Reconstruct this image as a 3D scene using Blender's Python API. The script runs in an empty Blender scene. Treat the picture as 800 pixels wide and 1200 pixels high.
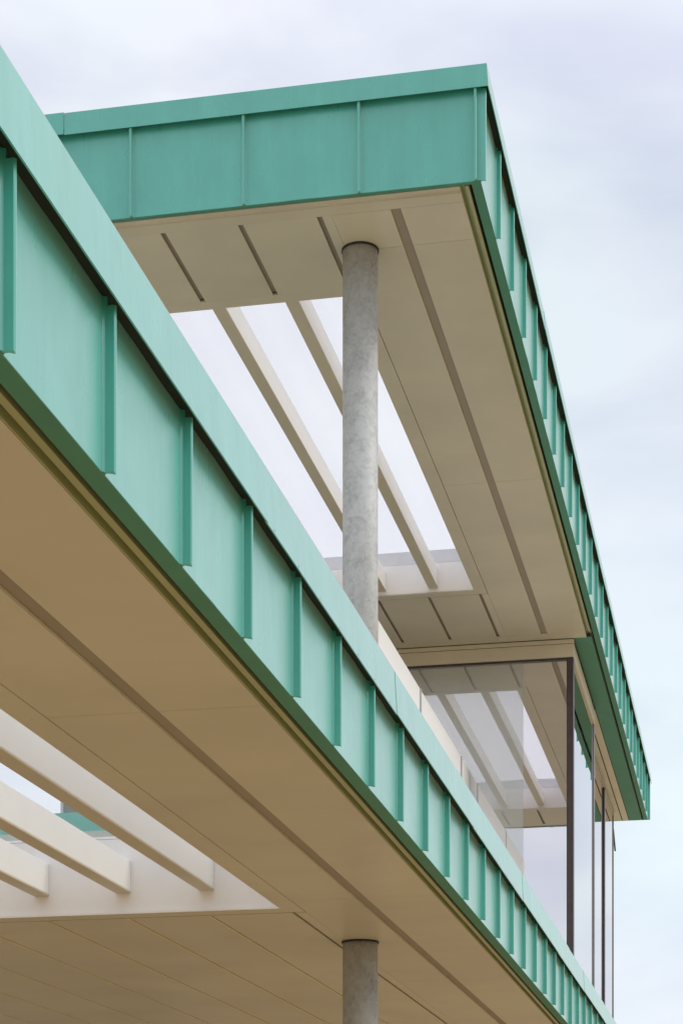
import bpy, math, random
from mathutils import Vector
R = math.radians
random.seed(7)
sc = bpy.context.scene
col = sc.collection
EYE = 1.6                      # camera height; heights below are metres above the ground

# ------------------------------------------------------------------ camera
cam = bpy.data.cameras.new('camera')
cam.sensor_fit = 'HORIZONTAL'; cam.sensor_width = 36.0
cam.lens = 36.0 * 2385 / 800
cam.shift_y = (1468 - 600) / 800
cam.clip_start = 0.1; cam.clip_end = 5000
camo = bpy.data.objects.new('camera', cam); col.objects.link(camo)
camo.location = (0, 0, EYE); camo.rotation_euler = (R(90), 0, R(11.633))
sc.camera = camo

# ------------------------------------------------------------------ sky, sun, exposure
SUN_EL, SUN_AZ = 40, 78         # azimuth clockwise from +Y: high on the right, a little ahead
w = bpy.data.worlds.new('World'); sc.world = w; w.use_nodes = True
nt = w.node_tree; N = nt.nodes; L = nt.links
for n in list(N): N.remove(n)
def nd(t, tree=None, **k):
    n = (tree or nt).nodes.new(t)
    for a, b in k.items(): setattr(n, a, b)
    return n
out = nd('ShaderNodeOutputWorld')
bg1 = nd('ShaderNodeBackground'); bg2 = nd('ShaderNodeBackground'); add = nd('ShaderNodeAddShader')
sky = nd('ShaderNodeTexSky', sky_type='NISHITA', sun_disc=False)
sky.sun_elevation = R(SUN_EL); sky.sun_rotation = R(SUN_AZ)
L.new(sky.outputs[0], bg1.inputs[0]); bg1.inputs[1].default_value = 0.05
tc = nd('ShaderNodeTexCoord'); mp = nd('ShaderNodeMapping'); mp.inputs['Scale'].default_value = (1, 1, 2.2)
L.new(tc.outputs['Generated'], mp.inputs[0])
nz = nd('ShaderNodeTexNoise'); nz.inputs['Scale'].default_value = 6.5; nz.inputs['Detail'].default_value = 5; nz.inputs['Roughness'].default_value = .5; nz.inputs['Distortion'].default_value = .3
nz2 = nd('ShaderNodeTexNoise'); nz2.inputs['Scale'].default_value = 3.1; nz2.inputs['Detail'].default_value = 2
L.new(mp.outputs[0], nz.inputs[0]); L.new(mp.outputs[0], nz2.inputs[0])
cr = nd('ShaderNodeValToRGB')
cr.color_ramp.elements[0].position = .34; cr.color_ramp.elements[0].color = (.50, .52, .545, 1)
cr.color_ramp.elements[1].position = .62; cr.color_ramp.elements[1].color = (.645, .66, .635, 1)
L.new(nz.outputs[0], cr.inputs[0])
tint = nd('ShaderNodeValToRGB')
tint.color_ramp.elements[0].position = .38; tint.color_ramp.elements[0].color = (1.0, .965, 1.02, 1)
tint.color_ramp.elements[1].position = .6; tint.color_ramp.elements[1].color = (.965, 1.0, 1.0, 1)
L.new(nz2.outputs[0], tint.inputs[0])
mul = nd('ShaderNodeMix', data_type='RGBA', blend_type='MULTIPLY'); mul.inputs[0].default_value = 1
L.new(cr.outputs[0], mul.inputs[6]); L.new(tint.outputs[0], mul.inputs[7])
# an overcast sky is brighter overhead than at the horizon
sep = nd('ShaderNodeSeparateXYZ'); L.new(tc.outputs['Generated'], sep.inputs[0])
mr = nd('ShaderNodeMapRange'); mr.inputs[1].default_value = .45; mr.inputs[2].default_value = 1.0
mr.inputs[3].default_value = .97; mr.inputs[4].default_value = 2.0
L.new(sep.outputs[2], mr.inputs[0])
L.new(mul.outputs[2], bg2.inputs[0]); L.new(mr.outputs[0], bg2.inputs[1])
L.new(bg1.outputs[0], add.inputs[0]); L.new(bg2.outputs[0], add.inputs[1]); L.new(add.outputs[0], out.inputs[0])

sl = bpy.data.lights.new('sun', 'SUN'); sl.energy = .85; sl.angle = R(16); sl.color = (1, .965, .91)
so = bpy.data.objects.new('sun', sl); col.objects.link(so)
az = R(SUN_AZ); el = R(SUN_EL)
sdir = Vector((math.sin(az) * math.cos(el), math.cos(az) * math.cos(el), math.sin(el)))
so.rotation_euler = sdir.to_track_quat('Z', 'Y').to_euler()
sc.view_settings.view_transform = 'Standard'; sc.view_settings.look = 'None'
sc.view_settings.exposure = 0.22; sc.view_settings.gamma = 1.0
sc.cycles.max_bounces = 10; sc.cycles.transparent_max_bounces = 16

# ------------------------------------------------------------------ materials
def mat(name, base, rough=.5, var=.06, scale=3.0, metal=0.0, spec=.5, bump=0.0, bscale=60, coat=0.0, stretch=(1, 1, 1), tint2=None, objvar=0.0, sheen=0.0):
    m = bpy.data.materials.new(name); m.use_nodes = True; t = m.node_tree
    b = t.nodes['Principled BSDF']
    b.inputs['Roughness'].default_value = rough; b.inputs['Metallic'].default_value = metal
    b.inputs['Specular IOR Level'].default_value = spec; b.inputs['Coat Weight'].default_value = coat
    b.inputs['Sheen Weight'].default_value = sheen; b.inputs['Sheen Roughness'].default_value = .4
    g = t.nodes.new('ShaderNodeNewGeometry'); mpn = t.nodes.new('ShaderNodeMapping'); mpn.inputs['Scale'].default_value = stretch
    t.links.new(g.outputs['Position'], mpn.inputs[0])
    n = t.nodes.new('ShaderNodeTexNoise'); n.inputs['Scale'].default_value = scale; n.inputs['Detail'].default_value = 5
    n.inputs['Roughness'].default_value = .6
    t.links.new(mpn.outputs[0], n.inputs[0])
    r = t.nodes.new('ShaderNodeValToRGB'); c2 = tint2 or base
    r.color_ramp.elements[0].position = .3; r.color_ramp.elements[0].color = tuple(c * (1 - var) for c in base) + (1,)
    r.color_ramp.elements[1].position = .7; r.color_ramp.elements[1].color = tuple(min(1, c * (1 + var)) for c in c2) + (1,)
    t.links.new(n.outputs[0], r.inputs[0])
    last = r.outputs[0]
    if objvar:
        oi = t.nodes.new('ShaderNodeObjectInfo'); hs = t.nodes.new('ShaderNodeHueSaturation')
        q = t.nodes.new('ShaderNodeMapRange'); q.inputs[3].default_value = 1 - objvar; q.inputs[4].default_value = 1 + objvar
        t.links.new(oi.outputs['Random'], q.inputs[0]); t.links.new(q.outputs[0], hs.inputs['Value'])
        t.links.new(last, hs.inputs['Color']); last = hs.outputs[0]
    t.links.new(last, b.inputs['Base Color'])
    rr = t.nodes.new('ShaderNodeMapRange'); rr.inputs[3].default_value = rough * .88; rr.inputs[4].default_value = min(1, rough * 1.14)
    t.links.new(n.outputs[0], rr.inputs[0]); t.links.new(rr.outputs[0], b.inputs['Roughness'])
    if bump:
        n2 = t.nodes.new('ShaderNodeTexNoise'); n2.inputs['Scale'].default_value = bscale; n2.inputs['Detail'].default_value = 4
        t.links.new(mpn.outputs[0], n2.inputs[0])
        bp = t.nodes.new('ShaderNodeBump'); bp.inputs['Strength'].default_value = .5; bp.inputs['Distance'].default_value = bump
        t.links.new(n2.outputs[0], bp.inputs['Height']); t.links.new(bp.outputs[0], b.inputs['Normal'])
    return m

def streaks(m, amt):
    t = m.node_tree; b = t.nodes['Principled BSDF']; src = b.inputs['Base Color'].links[0].from_socket
    g = t.nodes.new('ShaderNodeNewGeometry'); vals = []
    for sc3, st, dist in ((1.0, (26, 26, 1.1), .0), (1.0, (75, 75, 9), 0.0), (1.0, (6, 6, 5), .8)):
        mp_ = t.nodes.new('ShaderNodeMapping'); mp_.inputs['Scale'].default_value = st; t.links.new(g.outputs['Position'], mp_.inputs[0])
        n = t.nodes.new('ShaderNodeTexNoise'); n.inputs['Scale'].default_value = sc3; n.inputs['Detail'].default_value = 4; n.inputs['Distortion'].default_value = dist
        t.links.new(mp_.outputs[0], n.inputs[0]); vals.append(n.outputs[0])
    a1 = t.nodes.new('ShaderNodeMath'); a1.operation = 'ADD'; t.links.new(vals[0], a1.inputs[0]); t.links.new(vals[2], a1.inputs[1])
    a2 = t.nodes.new('ShaderNodeMath'); a2.operation = 'MULTIPLY_ADD'; a2.inputs[1].default_value = .6; t.links.new(vals[1], a2.inputs[0]); t.links.new(a1.outputs[0], a2.inputs[2])
    q = t.nodes.new('ShaderNodeMapRange'); q.inputs[1].default_value = .95; q.inputs[2].default_value = 1.65; q.inputs[3].default_value = 1 - amt; q.inputs[4].default_value = 1 + amt
    t.links.new(a2.outputs[0], q.inputs[0])
    hs = t.nodes.new('ShaderNodeHueSaturation'); t.links.new(q.outputs[0], hs.inputs['Value']); t.links.new(src, hs.inputs['Color']); t.links.new(hs.outputs[0], b.inputs['Base Color'])
    q2 = t.nodes.new('ShaderNodeMapRange'); q2.inputs[1].default_value = .95; q2.inputs[2].default_value = 1.65; q2.inputs[3].default_value = b.inputs['Roughness'].default_value * 1.25; q2.inputs[4].default_value = b.inputs['Roughness'].default_value * .85
    t.links.new(a2.outputs[0], q2.inputs[0]); t.links.new(q2.outputs[0], b.inputs['Roughness'])
    return m
TEAL = mat('teal_patina_metal', (.062, .415, .345), .30, .05, 5, spec=1.0, sheen=.45, coat=.5, stretch=(1, 1, .35), tint2=(.076, .44, .368), objvar=.03)
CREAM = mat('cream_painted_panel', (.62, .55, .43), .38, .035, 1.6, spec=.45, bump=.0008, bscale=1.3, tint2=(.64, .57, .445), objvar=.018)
TRIM = mat('olive_beige_edge_trim', (.37, .375, .185), .4, .05, 3)
BRASS = mat('pale_joint_strip', (.80, .68, .40), .45, .05, 3)
GREYGLAZ = mat('grey_glazing', (.19, .225, .22), .15, .1, 1)
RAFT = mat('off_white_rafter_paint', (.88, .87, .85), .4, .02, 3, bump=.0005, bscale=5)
streaks(TEAL, .045)
TEAL.node_tree.nodes['Principled BSDF'].inputs['Coat Roughness'].default_value = .28
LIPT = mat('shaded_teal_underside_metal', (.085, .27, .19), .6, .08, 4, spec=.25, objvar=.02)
def smudge(m, amt):
    t = m.node_tree; b = t.nodes['Principled BSDF']; src = b.inputs['Base Color'].links[0].from_socket
    g = t.nodes.new('ShaderNodeNewGeometry'); n = t.nodes.new('ShaderNodeTexNoise'); n.inputs['Scale'].default_value = .55; n.inputs['Detail'].default_value = 6; n.inputs['Distortion'].default_value = .7
    t.links.new(g.outputs['Position'], n.inputs[0]); q = t.nodes.new('ShaderNodeMapRange'); q.inputs[1].default_value = .36; q.inputs[2].default_value = .64; q.inputs[3].default_value = 1 - amt; q.inputs[4].default_value = 1 + amt
    t.links.new(n.outputs[0], q.inputs[0]); hs = t.nodes.new('ShaderNodeHueSaturation'); t.links.new(q.outputs[0], hs.inputs['Value']); t.links.new(src, hs.inputs['Color']); t.links.new(hs.outputs[0], b.inputs['Base Color'])
smudge(CREAM, .05)
GROOVE = mat('grey_brown_channel', (.36, .30, .235), .6, .05, 3)
CURB = mat('white_painted_lining', (.88, .845, .83), .45, .03, 4, bump=.0005, bscale=5)
ALU = mat('grey_aluminium_frame', (.50, .51, .54), .4, .05, 8, metal=.3)
PALEALU = mat('pale_painted_frame', (.70, .70, .73), .4, .04, 8)
BRONZE = mat('dark_bronze_frame', (.075, .055, .057), .38, .15, 10, metal=.4)
DARK = mat('dark_vent_strip', (.02, .024, .016), .8, .3, 40)
WHITE = mat('white_coated_panel', (.93, .92, .93), .45, .01, 3, spec=.4)
DECK = mat('grey_roof_membrane', (.44, .48, .43), .8, .12, 2)
INNER = mat('dim_interior_plaster', (.30, .26, .25), .8, .1, 1.5)
SEAL = mat('black_rubber_collar', (.02, .02, .018), .6, .2, 10)
STONE = mat('pale_render', (.55, .52, .47), .8, .08, 2)
PAVE = mat('sandy_paving', (.41, .31, .165), .85, .22, .35, bump=.01, bscale=3, tint2=(.43, .315, .175))

def galv():
    m = bpy.data.materials.new('galvanised_steel'); m.use_nodes = True; t = m.node_tree; b = t.nodes['Principled BSDF']
    g = t.nodes.new('ShaderNodeNewGeometry')
    v = t.nodes.new('ShaderNodeTexVoronoi'); v.inputs['Scale'].default_value = 34; v.inputs['Randomness'].default_value = 1
    n = t.nodes.new('ShaderNodeTexNoise'); n.inputs['Scale'].default_value = 7; n.inputs['Detail'].default_value = 7; n.inputs['Roughness'].default_value = .7
    n3 = t.nodes.new('ShaderNodeTexNoise'); n3.inputs['Scale'].default_value = 20; n3.inputs['Detail'].default_value = 5; n3.inputs['Distortion'].default_value = 1.6
    dm = t.nodes.new('ShaderNodeMix'); dm.data_type = 'VECTOR'; dm.inputs[0].default_value = .09
    t.links.new(g.outputs['Position'], n.inputs[0]); t.links.new(g.outputs['Position'], n3.inputs[0])
    t.links.new(g.outputs['Position'], dm.inputs[4]); t.links.new(n3.outputs['Color'], dm.inputs[5]); t.links.new(dm.outputs[1], v.inputs['Vector'])
    bw = t.nodes.new('ShaderNodeRGBToBW'); t.links.new(v.outputs['Color'], bw.inputs[0])
    mx = t.nodes.new('ShaderNodeMath'); mx.operation = 'MULTIPLY_ADD'; mx.inputs[1].default_value = .22
    t.links.new(bw.outputs[0], mx.inputs[0]); t.links.new(n.outputs[0], mx.inputs[2])
    m2 = t.nodes.new('ShaderNodeMath'); m2.operation = 'MULTIPLY_ADD'; m2.inputs[1].default_value = .55
    t.links.new(n3.outputs[0], m2.inputs[0]); t.links.new(mx.outputs[0], m2.inputs[2])
    r = t.nodes.new('ShaderNodeValToRGB')
    e = r.color_ramp.elements; e[0].position = .60; e[0].color = (.34, .34, .345, 1); e[1].position = 1.0; e[1].color = (.55, .55, .55, 1)
    x = e.new(.80); x.color = (.46, .46, .46, 1)
    t.links.new(m2.outputs[0], r.inputs[0]); t.links.new(r.outputs[0], b.inputs['Base Color'])
    b.inputs['Metallic'].default_value = .1; b.inputs['Roughness'].default_value = .6
    return m
GALV = galv()

def glass(name, tintc, refl, rough=.02, reflc=(.8, .76, .82), wav=0.0, trans=1.0):
    """thin architectural glass: part mirror (coated), part clear"""
    m = bpy.data.materials.new(name); m.use_nodes = True; t = m.node_tree
    for n in list(t.nodes): t.nodes.remove(n)
    o = t.nodes.new('ShaderNodeOutputMaterial'); tr = t.nodes.new('ShaderNodeBsdfTransparent'); tr.inputs[0].default_value = tintc + (1,)
    gl = t.nodes.new('ShaderNodeBsdfGlossy'); gl.inputs['Roughness'].default_value = rough; gl.inputs[0].default_value = reflc + (1,)
    lw = t.nodes.new('ShaderNodeLayerWeight'); lw.inputs[0].default_value = .35
    mr_ = t.nodes.new('ShaderNodeMapRange'); mr_.inputs[3].default_value = refl; mr_.inputs[4].default_value = 1.0
    t.links.new(lw.outputs['Fresnel'], mr_.inputs[0])
    mx = t.nodes.new('ShaderNodeMixShader'); t.links.new(mr_.outputs[0], mx.inputs[0]); t.links.new(tr.outputs[0], mx.inputs[1]); t.links.new(gl.outputs[0], mx.inputs[2])
    if wav:
        g = t.nodes.new('ShaderNodeNewGeometry'); n = t.nodes.new('ShaderNodeTexNoise'); n.inputs['Scale'].default_value = .9; n.inputs['Detail'].default_value = 1
        t.links.new(g.outputs['Position'], n.inputs[0]); bp = t.nodes.new('ShaderNodeBump'); bp.inputs['Distance'].default_value = wav; bp.inputs['Strength'].default_value = 1
        t.links.new(n.outputs[0], bp.inputs['Height']); t.links.new(bp.outputs[0], gl.inputs['Normal'])
    t.links.new(mx.outputs[0], o.inputs[0]); return m
MIRROR = glass('solar_coated_glass', (.5, .46, .46), .80, .005, (.96, .92, .94), .0012)
SIDEG = glass('solar_coated_side_glass', (.5, .46, .46), .80, .005, (.92, .88, .90), .0006)

def film(name, alpha, c, glossy=.1):
    m = bpy.data.materials.new(name); m.use_nodes = True; t = m.node_tree
    for n in list(t.nodes): t.nodes.remove(n)
    o = t.nodes.new('ShaderNodeOutputMaterial'); tr = t.nodes.new('ShaderNodeBsdfTransparent'); tr.inputs[0].default_value = (.97, .97, .97, 1)
    tl = t.nodes.new('ShaderNodeBsdfTranslucent'); tl.inputs[0].default_value = c + (1,)
    df = t.nodes.new('ShaderNodeBsdfDiffuse'); df.inputs[0].default_value = c + (1,)
    gl = t.nodes.new('ShaderNodeBsdfGlossy'); gl.inputs[0].default_value = (.9, .95, .92, 1); gl.inputs['Roughness'].default_value = .25
    m1 = t.nodes.new('ShaderNodeMixShader'); m1.inputs[0].default_value = .24; t.links.new(tl.outputs[0], m1.inputs[1]); t.links.new(df.outputs[0], m1.inputs[2])
    m2 = t.nodes.new('ShaderNodeMixShader'); m2.inputs[0].default_value = glossy; t.links.new(m1.outputs[0], m2.inputs[1]); t.links.new(gl.outputs[0], m2.inputs[2])
    m3 = t.nodes.new('ShaderNodeMixShader'); m3.inputs[0].default_value = alpha; t.links.new(tr.outputs[0], m3.inputs[1]); t.links.new(m2.outputs[0], m3.inputs[2])
    t.links.new(m3.outputs[0], o.inputs[0]); return m
ROOFGLASS = film('rooflight_glass', .38, (.97, .93, .95))
CLEARGLASS = film('clear_rooflight_glass', .05, (.95, .95, .95), .5)
SLIDEGLASS = film('hazed_sliding_glass', .15, (.80, .88, .82), .8)

# ------------------------------------------------------------------ builders
cache = {}
def link(name, me, parent=None, loc=(0, 0, 0)):
    o = bpy.data.objects.new(name, me); o.location = loc; col.objects.link(o)
    if parent: o.parent = parent
    return o
def thing(name, label, cat, loc, group=None):
    o = bpy.data.objects.new(name, None); o.empty_display_size = .3; o.location = loc; col.objects.link(o)
    o['label'] = label; o['category'] = cat
    if group: o['group'] = group
    return o
def mesh(name, V, F, m, smooth=False):
    me = bpy.data.meshes.new(name); me.from_pydata(V, [], F); me.materials.append(m); me.update()
    if smooth:
        for p in me.polygons: p.use_smooth = True
    return me
def box(name, x, y, z, m, parent=None, key=None, bev=0.0):
    """box between x=(x0,x1), y, z in world metres; its origin at its near lower corner"""
    dx, dy, dz = x[1] - x[0], y[1] - y[0], z[1] - z[0]
    k = (round(dx, 4), round(dy, 4), round(dz, 4), m.name, bev)
    me = cache.get(k)
    if me is None:
        if bev:
            b = bev; V = []; 
            V = [(b,0,b),(dx-b,0,b),(dx-b,0,dz-b),(b,0,dz-b), (b,dy,b),(dx-b,dy,b),(dx-b,dy,dz-b),(b,dy,dz-b),
                 (0,b,b),(0,dy-b,b),(0,dy-b,dz-b),(0,b,dz-b), (dx,b,b),(dx,dy-b,b),(dx,dy-b,dz-b),(dx,b,dz-b),
                 (b,b,0),(dx-b,b,0),(dx-b,dy-b,0),(b,dy-b,0), (b,b,dz),(dx-b,b,dz),(dx-b,dy-b,dz),(b,dy-b,dz)]
            import bmesh
            bm = bmesh.new(); [bm.verts.new(v) for v in V]
            bmesh.ops.convex_hull(bm, input=bm.verts[:]); bmesh.ops.recalc_face_normals(bm, faces=bm.faces[:])
            me = bpy.data.meshes.new(name); bm.to_mesh(me); bm.free(); me.materials.append(m)
        else:
            V = [(a, b, c) for c in (0, dz) for b in (0, dy) for a in (0, dx)]
            F = [(0, 2, 3, 1), (4, 5, 7, 6), (0, 1, 5, 4), (1, 3, 7, 5), (3, 2, 6, 7), (2, 0, 4, 6)]
            me = mesh(name, V, F, m)
        cache[k] = me
    o = link(name, me, None, (x[0], y[0], z[0]))
    if parent:
        o.parent = parent
        o.location = Vector((x[0], y[0], z[0])) - parent_world(parent)
    return o
def parent_world(p):
    v = Vector(p.location)
    while p.parent: p = p.parent; v += p.location
    return v
def place(name, me, parent, loc, rz=0.0):
    o = link(name, me, None); o.parent = parent; o.location = Vector(loc) - parent_world(parent); o.rotation_euler = (0, 0, rz)
    return o

def prism(name, prof, a, b, m, axis='y', smooth=False):
    """extrude a closed profile [(p,z)] along an axis from a to b (local coordinates)"""
    n = len(prof); V = []
    for s in (a, b):
        for p, z in prof: V.append((p, s, z) if axis == 'y' else (s, p, z))
    F = [(i, (i + 1) % n, n + (i + 1) % n, n + i) for i in range(n)] + [tuple(range(n))[::-1], tuple(range(n, 2 * n))]
    me = mesh(name, V, F, m)
    import bmesh
    bm = bmesh.new(); bm.from_mesh(me); bmesh.ops.recalc_face_normals(bm, faces=bm.faces[:]); bm.to_mesh(me); bm.free()
    return me

def pan_mesh(length, height, seed):
    """one fascia pan: runs along +y from 0 to length, faces +x; turned up at both seams, slightly oil-canned"""
    rnd = random.Random(seed)
    r = .013; ys = []
    for k in range(5): a = math.pi / 2 * k / 4; ys.append((r - r * math.sin(math.pi/2 - a) if False else r * (1 - math.cos(a)), 0))
    prof = []                                   # (y, x)
    for k in range(5):
        a = math.pi / 2 * k / 4; prof.append((r - r * math.cos(a), r - r * math.sin(a)))
    nmid = 8
    amp = rnd.uniform(-.004, .0035)
    for k in range(1, nmid): prof.append((r + (length - 2 * r) * k / nmid, None))
    for k in range(4, -1, -1):
        a = math.pi / 2 * k / 4; prof.append((length - r + r * math.cos(a), r - r * math.sin(a)))
    nz_ = 6; V = []; F = []
    ph = rnd.uniform(0, 6)
    for j in range(nz_ + 1):
        z = height * j / nz_
        for (y, x) in prof:
            if x is None:
                q = (y - r) / (length - 2 * r)
                x = amp * math.sin(math.pi * q) * math.sin(math.pi * (.15 + .7 * j / nz_)) + 0.0013 * math.sin(q * 9 + ph + j * .9) * math.sin(math.pi * q)
            V.append((x, y, z))
    n = len(prof)
    for j in range(nz_):
        for i in range(n - 1): F.append((j * n + i, j * n + i + 1, (j + 1) * n + i + 1, (j + 1) * n + i))
    me = mesh('fascia_panel', V, F, TEAL, True)
    return me

def seam_mesh(height, p=.034, w=.011):
    """standing seam: a rib p proud of the pan (along +x), w thick (along y), height tall"""
    h = w / 2
    prof = [(-.002, -h), (p - .004, -h), (p, -h + .004), (p, h - .002), (p - .002, h), (-.002, h)]
    V = []; n = len(prof)
    for z in (0, height):
        for x, y in prof: V.append((x, y, z - (.007 if z == 0 and x > p - .001 else 0)))
    # small hooked foot at the tip, cut at a slant
    F = [(i, (i + 1) % n, n + (i + 1) % n, n + i) for i in range(n)] + [tuple(range(n))[::-1], tuple(range(n, 2 * n))]
    return mesh('standing_seam', V, F, TEAL)

def cyl(name, rad, z0, z1, m, seg=72):
    V = []; F = []
    for z in (z0, z1):
        for i in range(seg): a = 2 * math.pi * i / seg; V.append((rad * math.cos(a), rad * math.sin(a), z))
    for i in range(seg): j = (i + 1) % seg; F.append((i, j, seg + j, seg + i))
    F += [tuple(range(seg))[::-1], tuple(range(seg, 2 * seg))]
    me = mesh(name, V, F, m)
    for p in me.polygons: p.use_smooth = len(p.vertices) == 4
    return me

# ------------------------------------------------------------------ ground
gm = mesh('ground', [(-1500, -1500, 0), (1500, -1500, 0), (1500, 1500, 0), (-1500, 1500, 0)], [(0, 1, 2, 3)], PAVE)
g = link('ground', gm); g['kind'] = 'structure'

# ------------------------------------------------------------------ canopies
XR = -1.597                     # plane of the right-hand fascia, shared by both roofs
XL = -9.0
PITCH = .692
def ybreaks(y0, y1, step, first=None):
    ys = [y0]; y = first if first else y0 + step
    while y < y1 - .3: ys.append(y); y += step
    ys.append(y1); return ys

def fascia_right(root, y0, y1, z0, z1, first, seeds, zc0, zc1, laps, cop_shift=0):
    """pans, seams, coping, lip along the plane x = XR from y0 to y1"""
    h = zc0 + .035 - z0
    seam = seam_mesh(zc0 + .012 - z0)
    ys = [y0 + .004] + [y for y in [first + PITCH * k for k in range(80)] if y0 + .02 < y < y1 - .02] + [y1 - .004]
    vari = {}
    for k in range(len(ys) - 1):
        ln = round(ys[k + 1] - ys[k] - .008, 3); key = (ln, k % 5)
        if key not in vari: vari[key] = pan_mesh(ln, h, seeds + k)
        place('fascia_panel', vari[key], root, (XR, ys[k] + .004, z0))
    for y in ys[:-1]: place('standing_seam', seam, root, (XR, y, z0))
    place('standing_seam', seam, root, (XR, ys[-1], z0))
    # coping: leaning front flange, open underneath over a dark vent
    prof = [(XR + .052, zc0), (XR + .041, zc1), (XR - .30, zc1 - .02), (XR - .30, zc1 - .026), (XR + .035, zc1 - .006), (XR + .047, zc0)]
    for a, b in zip(laps[:-1], laps[1:]):
        i = laps.index(a); d = .0018 if i % 2 else 0
        pr = [(x + d, z + d) for x, z in prof]
        place('coping', prism('coping', [(x - XR, z - zc0) for x, z in pr], 0, b - a + .02 * (i % 2), TEAL), root, (XR, a, zc0))
    rv = cyl('rivet', .0042, 0, .0022, ALU, 8)
    rv.transform(__import__('mathutils').Matrix.Rotation(R(90), 4, 'Y'))
    for a, b in zip(laps[:-1], laps[1:]):
        i = laps.index(a); y = a + .12
        while y < min(b - .05, y0 + 16):
            place('rivet', rv, root, (XR + .0505 + .001 * (i % 2), y, zc0 + .012)); y += .35
    box('vent_strip', (XR - .02, XR + .0455), (y0 + .01, y1 - .01), (zc0 + .036, zc0 + .046), DARK, root)

def slots_panels(root, z, y0, y1, xs, ygap, gapw, m=CREAM, th=.012, name='soffit_panel', jy=None):
    """cut the strip y0..y1 between successive xs into panels with a gap at each xs"""
    for a, b in zip(xs[:-1], xs[1:]):
        x0, x1 = sorted((a, b))
        yy = [y0] + (jy or []) + [y1]
        for p, q in zip(yy[:-1], yy[1:]):
            box(name, (x0 + gapw / 2, x1 - gapw / 2), (p + ygap, q - ygap), (z, z + th), m, root)

def rooflight(root, z, y0, y1, raise_, hc, hf, beams, fm=None, gm_=None):
    gm_ = gm_ or ROOFGLASS
    fm = fm or PALEALU
    x0, x1 = -6.12, -2.648
    t = .05; zt = z + hc
    box('curb_wall', (x0 - t, x1 + t), (y1, y1 + t), (z + .001, zt), CURB, root)
    box('curb_wall', (x0 - t, x1 + t), (y0 - t, y0), (z + .001, zt), CURB, root)
    box('curb_wall', (x1, x1 + t), (y0 + .001, y1 - .001), (z + .001, zt), CURB, root)
    box('curb_wall', (x0 - t, x0), (y0 + .001, y1 - .001), (z + .001, zt), CURB, root)
    zf = zt + hf
    o_, n_ = .05, .006
    V = []
    for zz in (zt + .004, zf):
        for d in (o_, n_):
            V += [(x0 - d, y0 - d, zz), (x1 + d, y0 - d, zz), (x1 + d, y1 + d, zz), (x0 - d, y1 + d, zz)]
    F = []
    for i in range(4):
        k = (i + 1) % 4
        F += [(i, k, 8 + k, 8 + i), (4 + k, 4 + i, 12 + i, 12 + k), (k, i, 4 + i, 4 + k), (8 + i, 8 + k, 12 + k, 12 + i)]
    fr = place('glazing_frame', mesh('glazing_frame', [(a - x0, b - y0, c - zt) for a, b, c in V], F, fm), root, (x0, y0, zt))
    zb = z + raise_
    for x in beams:
        ra = box('rafter', (x - .043, x + .043), (y0 + .001, y1 - .001), (zb + .0105, zb + .185), RAFT, root, bev=.003)
        box('shaded_underside', (x - .046, x + .046), (y0 + .0015, y1 - .0015), (zb, zb + .010), CREAM, ra, bev=.003)  # added cream strip: underside shade of the rafter put into colour
    xs = [x0 - .03] + sorted(beams)[1::2] + [x1 + .03]
    xs = [x0 - .03, sorted(beams)[2], x1 + .03]
    for a, b in zip(xs[:-1], xs[1:]):
        box('glass_pane', (a + .004, b - .004), (y0 - .03, y1 + .03), (zf + .002, zf + .012), gm_, fr)

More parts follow.
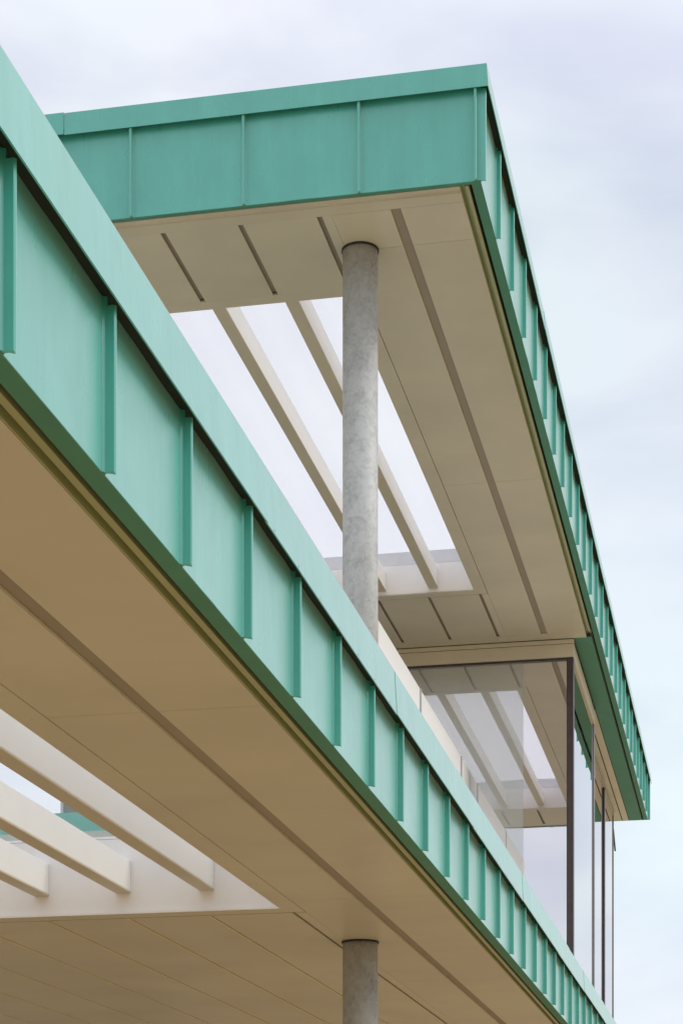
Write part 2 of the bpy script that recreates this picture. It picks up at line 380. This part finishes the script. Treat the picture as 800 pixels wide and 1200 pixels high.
def soffit(root, z, yF, yS0, yS1, k0, k1, f0, f1, y_end, gx0, gx1, gapf, jl):
    """front border, front slotted strip, rooflight margins, far slotted strip"""
    seams = [-2.605 - .49 * k for k in range(13)]
    ch = z + .013
    gl, gr = -2.170, -2.107                      # the wide channel
    xo = -1.728                                   # outer edge of the soffit panels
    box('border_panel', (XL, xo), (yF, yS0), (z, z + .012), CREAM, root)
    # outer margin right of the channel
    for a, b in zip(jl[:-1], jl[1:]): box('soffit_panel', (gr, xo), (a + .002, b - .002), (z, z + .012), CREAM, root)
    box('channel', (gl - .03, gr + .03), (yS0 + .002, y_end - .19), (ch, ch + .006), GROOVE, root)
    # inner margin between the channel and the rooflight
    for a, b in zip(jl[:-1], jl[1:]): box('soffit_panel', (-2.528, gl), (a + .002, b - .002), (z, z + .012), CREAM, root)
    box('trim_panel', (-2.648, -2.533), (k0 - .11, k1 + .11), (z, z + .012), CREAM, root)
    box('trim_panel', (XL, -2.6495), (k0 - .11, k0), (z, z + .012), CREAM, root)
    box('trim_panel', (XL, -2.6495), (k1, k1 + .11), (z, z + .012), CREAM, root)
    sc_ = cache.setdefault('screw', cyl('screw', .0045, -.0012, .001, ALU, 10))
    y = k0 + .2
    while y < k1:
        place('screw', sc_, root, (-2.59, y, z)); y += .42
    # front slotted strip and far slotted strip
    xs = [-2.5295] + seams + [XL]
    def strip(y0, y1, gw):
        for i in range(len(xs) - 1):
            a = xs[i] - (gw / 2 if i else 0); b = xs[i + 1] + gw / 2
            if i == 0: b = xs[1] + gw / 2
            if a - b > .02: box('soffit_panel', (b, a), (y0, y1), (z, z + .012), CREAM, root)
    strip(yS0 + .001, k0 - .111, .034)
    strip(f0, f1, gapf)
    if gapf < .025:
        for x in seams[1:]: box('joint_strip', (x - .0095, x - .001), (f0, f1 - .01), (z - .0015, z + .0125), BRASS, root)
    box('channel', (XL, -2.53), (yS0 + .002, k0 - .055), (ch + .008, ch + .014), GROOVE, root)
    box('channel', (XL, -2.53), (k1 + .055, f1), (ch + (.006 if gapf < .025 else .008), ch + .014), GROOVE, root)
    # left of the rooflight
    box('soffit_panel', (XL, -6.125), (k0 + .001, k1 - .001), (z, z + .012), CREAM, root)
    # edge trim: two tone angle beside the outer gap
    tl = [yF - .065 if z > 7 else jl[0]] + jl[1:]
    for a, b in zip(tl[:-1], tl[1:]):
        pr = [(0, 0), (-.022, 0), (-.030, .030), (-.048, .030), (-.050, 0.003), (-.053, .002), (-.053, .034), (0, .034)]
        place('edge_trim', prism('edge_trim', pr, .0015, b - a - .0015, TRIM), root, (-1.674, a, z + .001))

def roof_slab(root, z0, z1, y0, y1, k0, k1, xr=-1.68):
    for x, y in (((XL + .02, xr), (y0, k0 - .055)), ((XL + .02, xr), (k1 + .055, y1)), ((-2.59, xr), (k0 - .054, k1 + .054)), ((XL + .02, -6.18), (k0 - .054, k1 + .054))):
        box('roof_deck', x, y, (z0, z1), DECK, root)

ZU = 6.244 + EYE; ZL = 1.934 + EYE

# --- upper canopy
YF = 11.767; YE = 29.655
up = thing('upper_canopy', 'high flat roof canopy with teal standing seam fascia over the column and glazed room', 'roof canopy', (XR, YF, ZU))
UC0, UC1 = 6.766 + EYE, 6.900 + EYE
fascia_right(up, YF, YE, ZU, UC0, 12.462, 100, UC0, UC1, [YF - .0395, 14.9, 17.9, 20.9, 23.9, 26.9, 29.69])
# front fascia (faces the viewer): pans rotated to face -y
seamF = seam_mesh(UC0 + .012 - ZU, .036, .017)
sx = [XR - .008, -1.621 - .004] + [-2.315 - .699 * k for k in range(10)] + [XL]
for k in range(1, len(sx) - 1):
    ln = round(sx[k] - sx[k + 1] - .008, 3)
    place('fascia_panel', pan_mesh(ln, UC0 + .03 - ZU, 300 + k), up, (sx[k + 1] + .004, YF, ZU), 0).rotation_euler = (0, 0, R(-90))
for x in sx[1:]: place('standing_seam', seamF, up, (x, YF, ZU), R(-90))
H_ = UC1 - UC0
prof = [(-.045, 0), (-.040, H_), (.30, H_ - .02), (.30, H_ - .026), (-.034, H_ - .006), (-.040, 0)]
xc = [XR + .0485, -4.126, -7.126, XL]
for i in range(3):
    m_ = prism('coping', prof, 0, xc[i] - xc[i + 1] - .003, TEAL, axis='x')
    if i == 0:
        for v in m_.vertices:
            if v.co.x > .5: v.co.x = xc[0] - xc[1] + .0035 - .011 * v.co.z / H_
    place('coping', m_, up, (xc[i + 1], YF - (.003 if i == 1 else 0), UC0 + (.003 if i == 1 else 0)))
box('vent_strip', (XL, XR), (YF - .037, YF + .02), (UC0 + .03, UC0 + .04), DARK, up)
# corner flashing where the two fascias meet
box('corner_flashing', (-1.6205, XR + .003), (YF - .003, YF + .012), (ZU + .001, UC0 + .03), TEAL, up)
# far end fascia
box('end_fascia', (XL, XR + .036), (YE, YE + .012), (ZU, UC1 - .02), TEAL, up)
box('end_fascia', (XL, XL + .01), (YF, YE - .001), (ZU, UC1 - .02), TEAL, up)
# lips
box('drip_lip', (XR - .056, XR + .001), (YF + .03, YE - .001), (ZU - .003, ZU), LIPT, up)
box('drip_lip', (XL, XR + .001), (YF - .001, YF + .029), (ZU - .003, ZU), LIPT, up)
box('shadow_gap', (XR - .080, XR - .05), (YF + .05, YE - .02), (ZU + .045, ZU + .05), DARK, up)
box('shadow_gap', (XL, XR - .05), (YF + .027, YF + .049), (ZU + .045, ZU + .05), DARK, up)
place('edge_trim', prism('edge_trim', [(0, .001), (.012, .001), (.016, .010), (.060, .010), (.064, .001), (.064, .02), (0, .02)], 0, -1.729 - XL, CREAM, axis='x'), up, (XL, YF + .046, ZU))
soffit(up, ZU, YF + .113, 11.985, 20.54, 13.02, 19.05, 19.17, 20.54, 20.73, -6, -2, .030, [11.986, 12.44, 16.4, 20.54])
box('border_panel', (XL, -1.728), (20.541, 20.728), (ZU, ZU + .012), CREAM, up)
roof_slab(up, ZU + .05, ZU + .39, YF + .05, YE - .02, 13.02, 19.05)
rooflight(up, ZU, 13.02, 19.05, .045, .285, .125, [-3.035 - .498 * k for k in range(7)])
# teal and beige soffit strips beside and beyond the glazed room
for a, b in ((20.731, 23.7), (23.7, 26.7), (26.7, YE - .004)):
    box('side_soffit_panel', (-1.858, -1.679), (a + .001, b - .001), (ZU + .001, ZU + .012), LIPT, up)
box('soffit_panel', (-1.952, -1.868), (23.53, YE - .004), (ZU + .001, ZU + .012), CREAM, up)
box('soffit_panel', (-2.14, -1.966), (23.53, YE - .004), (ZU + .001, ZU + .012), CREAM, up)
box('channel', (-2.14, -1.84), (23.53, YE - .006), (ZU + .020, ZU + .026), DARK, up)
box('soffit_panel', (XL, -2.145), (29.06, YE - .004), (ZU + .001, ZU + .012), CREAM, up)

# --- lower canopy
LF = 1.36; LE = 34.0
lo = thing('lower_canopy', 'low flat roof canopy with teal standing seam fascia running diagonally across the foreground', 'roof canopy', (XR, LF, ZL))
LC0, LC1 = 2.335 + EYE, 2.520 + EYE
fascia_right(lo, LF, LE, ZL, LC0, 4.134 - PITCH * 3, 500, LC0, LC1, [LF, 3.9, 6.315, 8.70, 11.1, 13.5, 15.9, 18.3, 20.7, 23.1, 25.5, 27.9, 30.3, LE])
box('end_fascia', (XL, XR), (LF - .012, LF - .001), (ZL, LC1 - .02), TEAL, lo)
box('end_fascia', (XL, XR), (LE + .001, LE + .012), (ZL, LC1 - .02), TEAL, lo)
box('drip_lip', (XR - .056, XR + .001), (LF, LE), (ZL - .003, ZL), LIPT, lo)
box('shadow_gap', (XR - .080, XR - .05), (LF, LE), (ZL + .045, ZL + .05), DARK, lo)
soffit(lo, ZL, LF, 4.0, 5.0, 5.13, 11.17, 11.30, LE, LE, -6, -2, .020, [LF, 4.0, 6.995, 10.9, 14.3, 18.2, 22.1, 26, LE])
roof_slab(lo, ZL + .05, ZL + .50, LF, LE, 5.13, 11.17)
rooflight(lo, ZL, 5.13, 11.17, .122, .435, .018, [-3.082 - .492 * k for k in range(7)], CURB, CLEARGLASS)
box('curb_trim', (-6.1, -2.649), (11.150, 11.169), (ZL + .002, ZL + .016), CURB, lo)
# white upstand just behind the coping
box('roof_upstand', (-1.95, -1.90), (LF, 20.7), (LC1 + .005, 1.623 * 1.90 + EYE), ALU, lo)

# ------------------------------------------------------------------ columns
cx, cy = -2.441, 12.437
def column(z0, z1, label):
    c = thing('steel_post', label, 'post', (cx, cy, z0), 'round galvanised steel columns')
    place('shaft', cyl('shaft', .110, 0, z1 - z0 - .002, GALV), c, (cx, cy, z0))
    place('collar', cyl('collar', .1165, -.012, -.0005, SEAL), c, (cx, cy, z1))
    place('base_plate', cyl('base_plate', .19, 0, .02, GALV), c, (cx, cy, z0))
column(ZL + .50, ZU, 'tall round galvanised steel column rising from the lower roof to the upper soffit')
column(0, ZL, 'round galvanised steel column under the lower soffit at the bottom of the picture')

# ------------------------------------------------------------------ white screen wall on the terrace
sw = thing('privacy_screen', 'tall white panelled screen wall on the lower roof between the column and the glazed room', 'screen', (-2.97, 15.73, ZL + .50))
for a, b in ((15.73, 17.713), (17.713, 20.2), (20.2, 20.80)):
    box('panel', (-2.985, -2.94), (a + .008, b - .008), (ZL + .50, 4.972 + EYE), WHITE, sw, bev=.003)
for y in (17.713, 20.2): box('joint_strip', (-2.9395, -2.927), (y - .012, y + .012), (ZL + .50, 4.968 + EYE), ALU, sw)
box('post', (-3.03, -2.99), (15.75, 20.79), (ZL + .50, 4.96 + EYE), ALU, sw)

# ------------------------------------------------------------------ glazed room
GZ0 = ZL + .50
rm = thing('glass_pavilion', 'glass walled upper room with dark frames and beige head cladding under the high canopy', 'glass pavilion', (-1.9, 20.75, GZ0))
ZH = 6.062 + EYE; HX = -1.862
box('head_cladding', (-6.2, HX + .002), (20.735, 20.80), (ZU - .045, ZU - .004), CREAM, rm, bev=.003)
box('head_cladding', (-6.2, HX), (20.745, 20.80), (ZH, ZU - .049), CREAM, rm, bev=.003)
box('head_cladding', (-1.91, HX), (20.801, 23.5), (ZH, ZU - .035), CREAM, rm, bev=.003)
box('head_gap', (-1.915, HX - .004), (20.801, 23.5), (ZU - .034, ZU - .002), DARK, rm)
box('frame_rail', (-6.2, -1.936), (20.765, 20.83), (ZH - .022, ZH - .001), BRONZE, rm)
box('corner_post', (-1.935, HX - .003), (20.755, 20.86), (GZ0, ZH - .001), BRONZE, rm, bev=.004)
w1 = box('window', (-4.40, -1.937), (20.795, 20.807), (GZ0 + .05, ZH - .023), MIRROR, rm)
w2 = box('window', (-6.2, -4.43), (20.795, 20.807), (GZ0 + .05, ZH - .023), MIRROR, rm)
box('mullion', (-4.429, -4.401), (20.77, 20.83), (GZ0, ZH - .023), BRONZE, rm)
sd = box('sliding_panel', (-4.38, -2.382), (20.770, 20.778), (GZ0 + .05, ZH - .024), SLIDEGLASS, rm)
sd['label'] = 'paler hazed sliding glass panel in front of the window'
box('window', (-1.895, -1.883), (20.862, 23.44), (GZ0 + .05, ZH - .002), SIDEG, rm)
mu = box('mullion', (-1.915, -1.880), (23.455, 23.50), (GZ0, ZH - .002), BRONZE, rm)
box('mullion_cap', (-1.880, -1.866), (23.47, 23.495), (GZ0, ZH - .002), ALU, mu)
box('frame_rail', (-2.07, -1.92), (23.44, 23.50), (GZ0, ZU - .03), BRONZE, rm)
box('window', (-2.062, -2.050), (23.51, 27.2), (GZ0 + .05, ZU - .06), SIDEG, rm)
box('window', (-2.062, -2.050), (27.27, 29.0), (GZ0 + .05, ZU - .06), SIDEG, rm)
box('frame_rail', (-2.075, -2.042), (23.51, 29.0), (ZU - .058, ZU - .01), ALU, rm)
mu = box('mullion', (-2.08, -2.035), (27.21, 27.26), (GZ0, ZU - .06), BRONZE, rm)
box('mullion_cap', (-2.034, -2.024), (27.22, 27.25), (GZ0, ZU - .06), ALU, mu)
box('window_sill', (-6.2, -1.87), (20.765, 20.85), (GZ0, GZ0 + .048), BRONZE, rm)
box('ceiling', (-6.2, -2.09), (20.87, 29.0), (ZU - .05, ZU - .004), INNER, rm)
box('back_wall', (-6.2, -2.04), (29.0, 29.06), (GZ0, ZU - .004), INNER, rm)
box('inner_wall', (-6.26, -6.2), (20.80, 29.06), (GZ0, ZU - .004), INNER, rm)
place('bracket', prism('bracket', [(0, 0), (.022, 0), (.022, .02), (0, .02)], 0, .45, BRONZE), rm, (-2.06, 29.07, ZU - .25)).rotation_euler = (R(-30), 0, 0)

# ------------------------------------------------------------------ wing beyond, seen through the lower rooflight
def at(t_u, s):                 # x on the plane y = s for a bearing given as x/y slope
    return t_u * s
wg = thing('distant_wing', 'distant wing with teal band and grey window glimpsed between the lower rooflight rafters', 'building', (-14, 31, 0))
box('wall', (-18, -9.9), (31.05, 36), (0, 6.24 + EYE), STONE, wg)
box('teal_band', (-18.1, -9.8), (30.95, 31.04), (6.25 + EYE, 7.02 + EYE), TEAL, wg)
wn = box('window', (-11.02, -9.9), (31.3, 31.34), (7.03 + EYE, 8.3 + EYE), GREYGLAZ, wg)
box('window_frame', (-11.07, -11.022), (31.28, 31.36), (7.03 + EYE, 8.3 + EYE), ALU, wg)
box('roof', (-11.2, -9.8), (31.2, 34), (8.31 + EYE, 8.5 + EYE), STONE, wg)
box('back_wall', (-11.2, -9.9), (33.6, 33.8), (6.65 + EYE, 8.3 + EYE), INNER, wg)
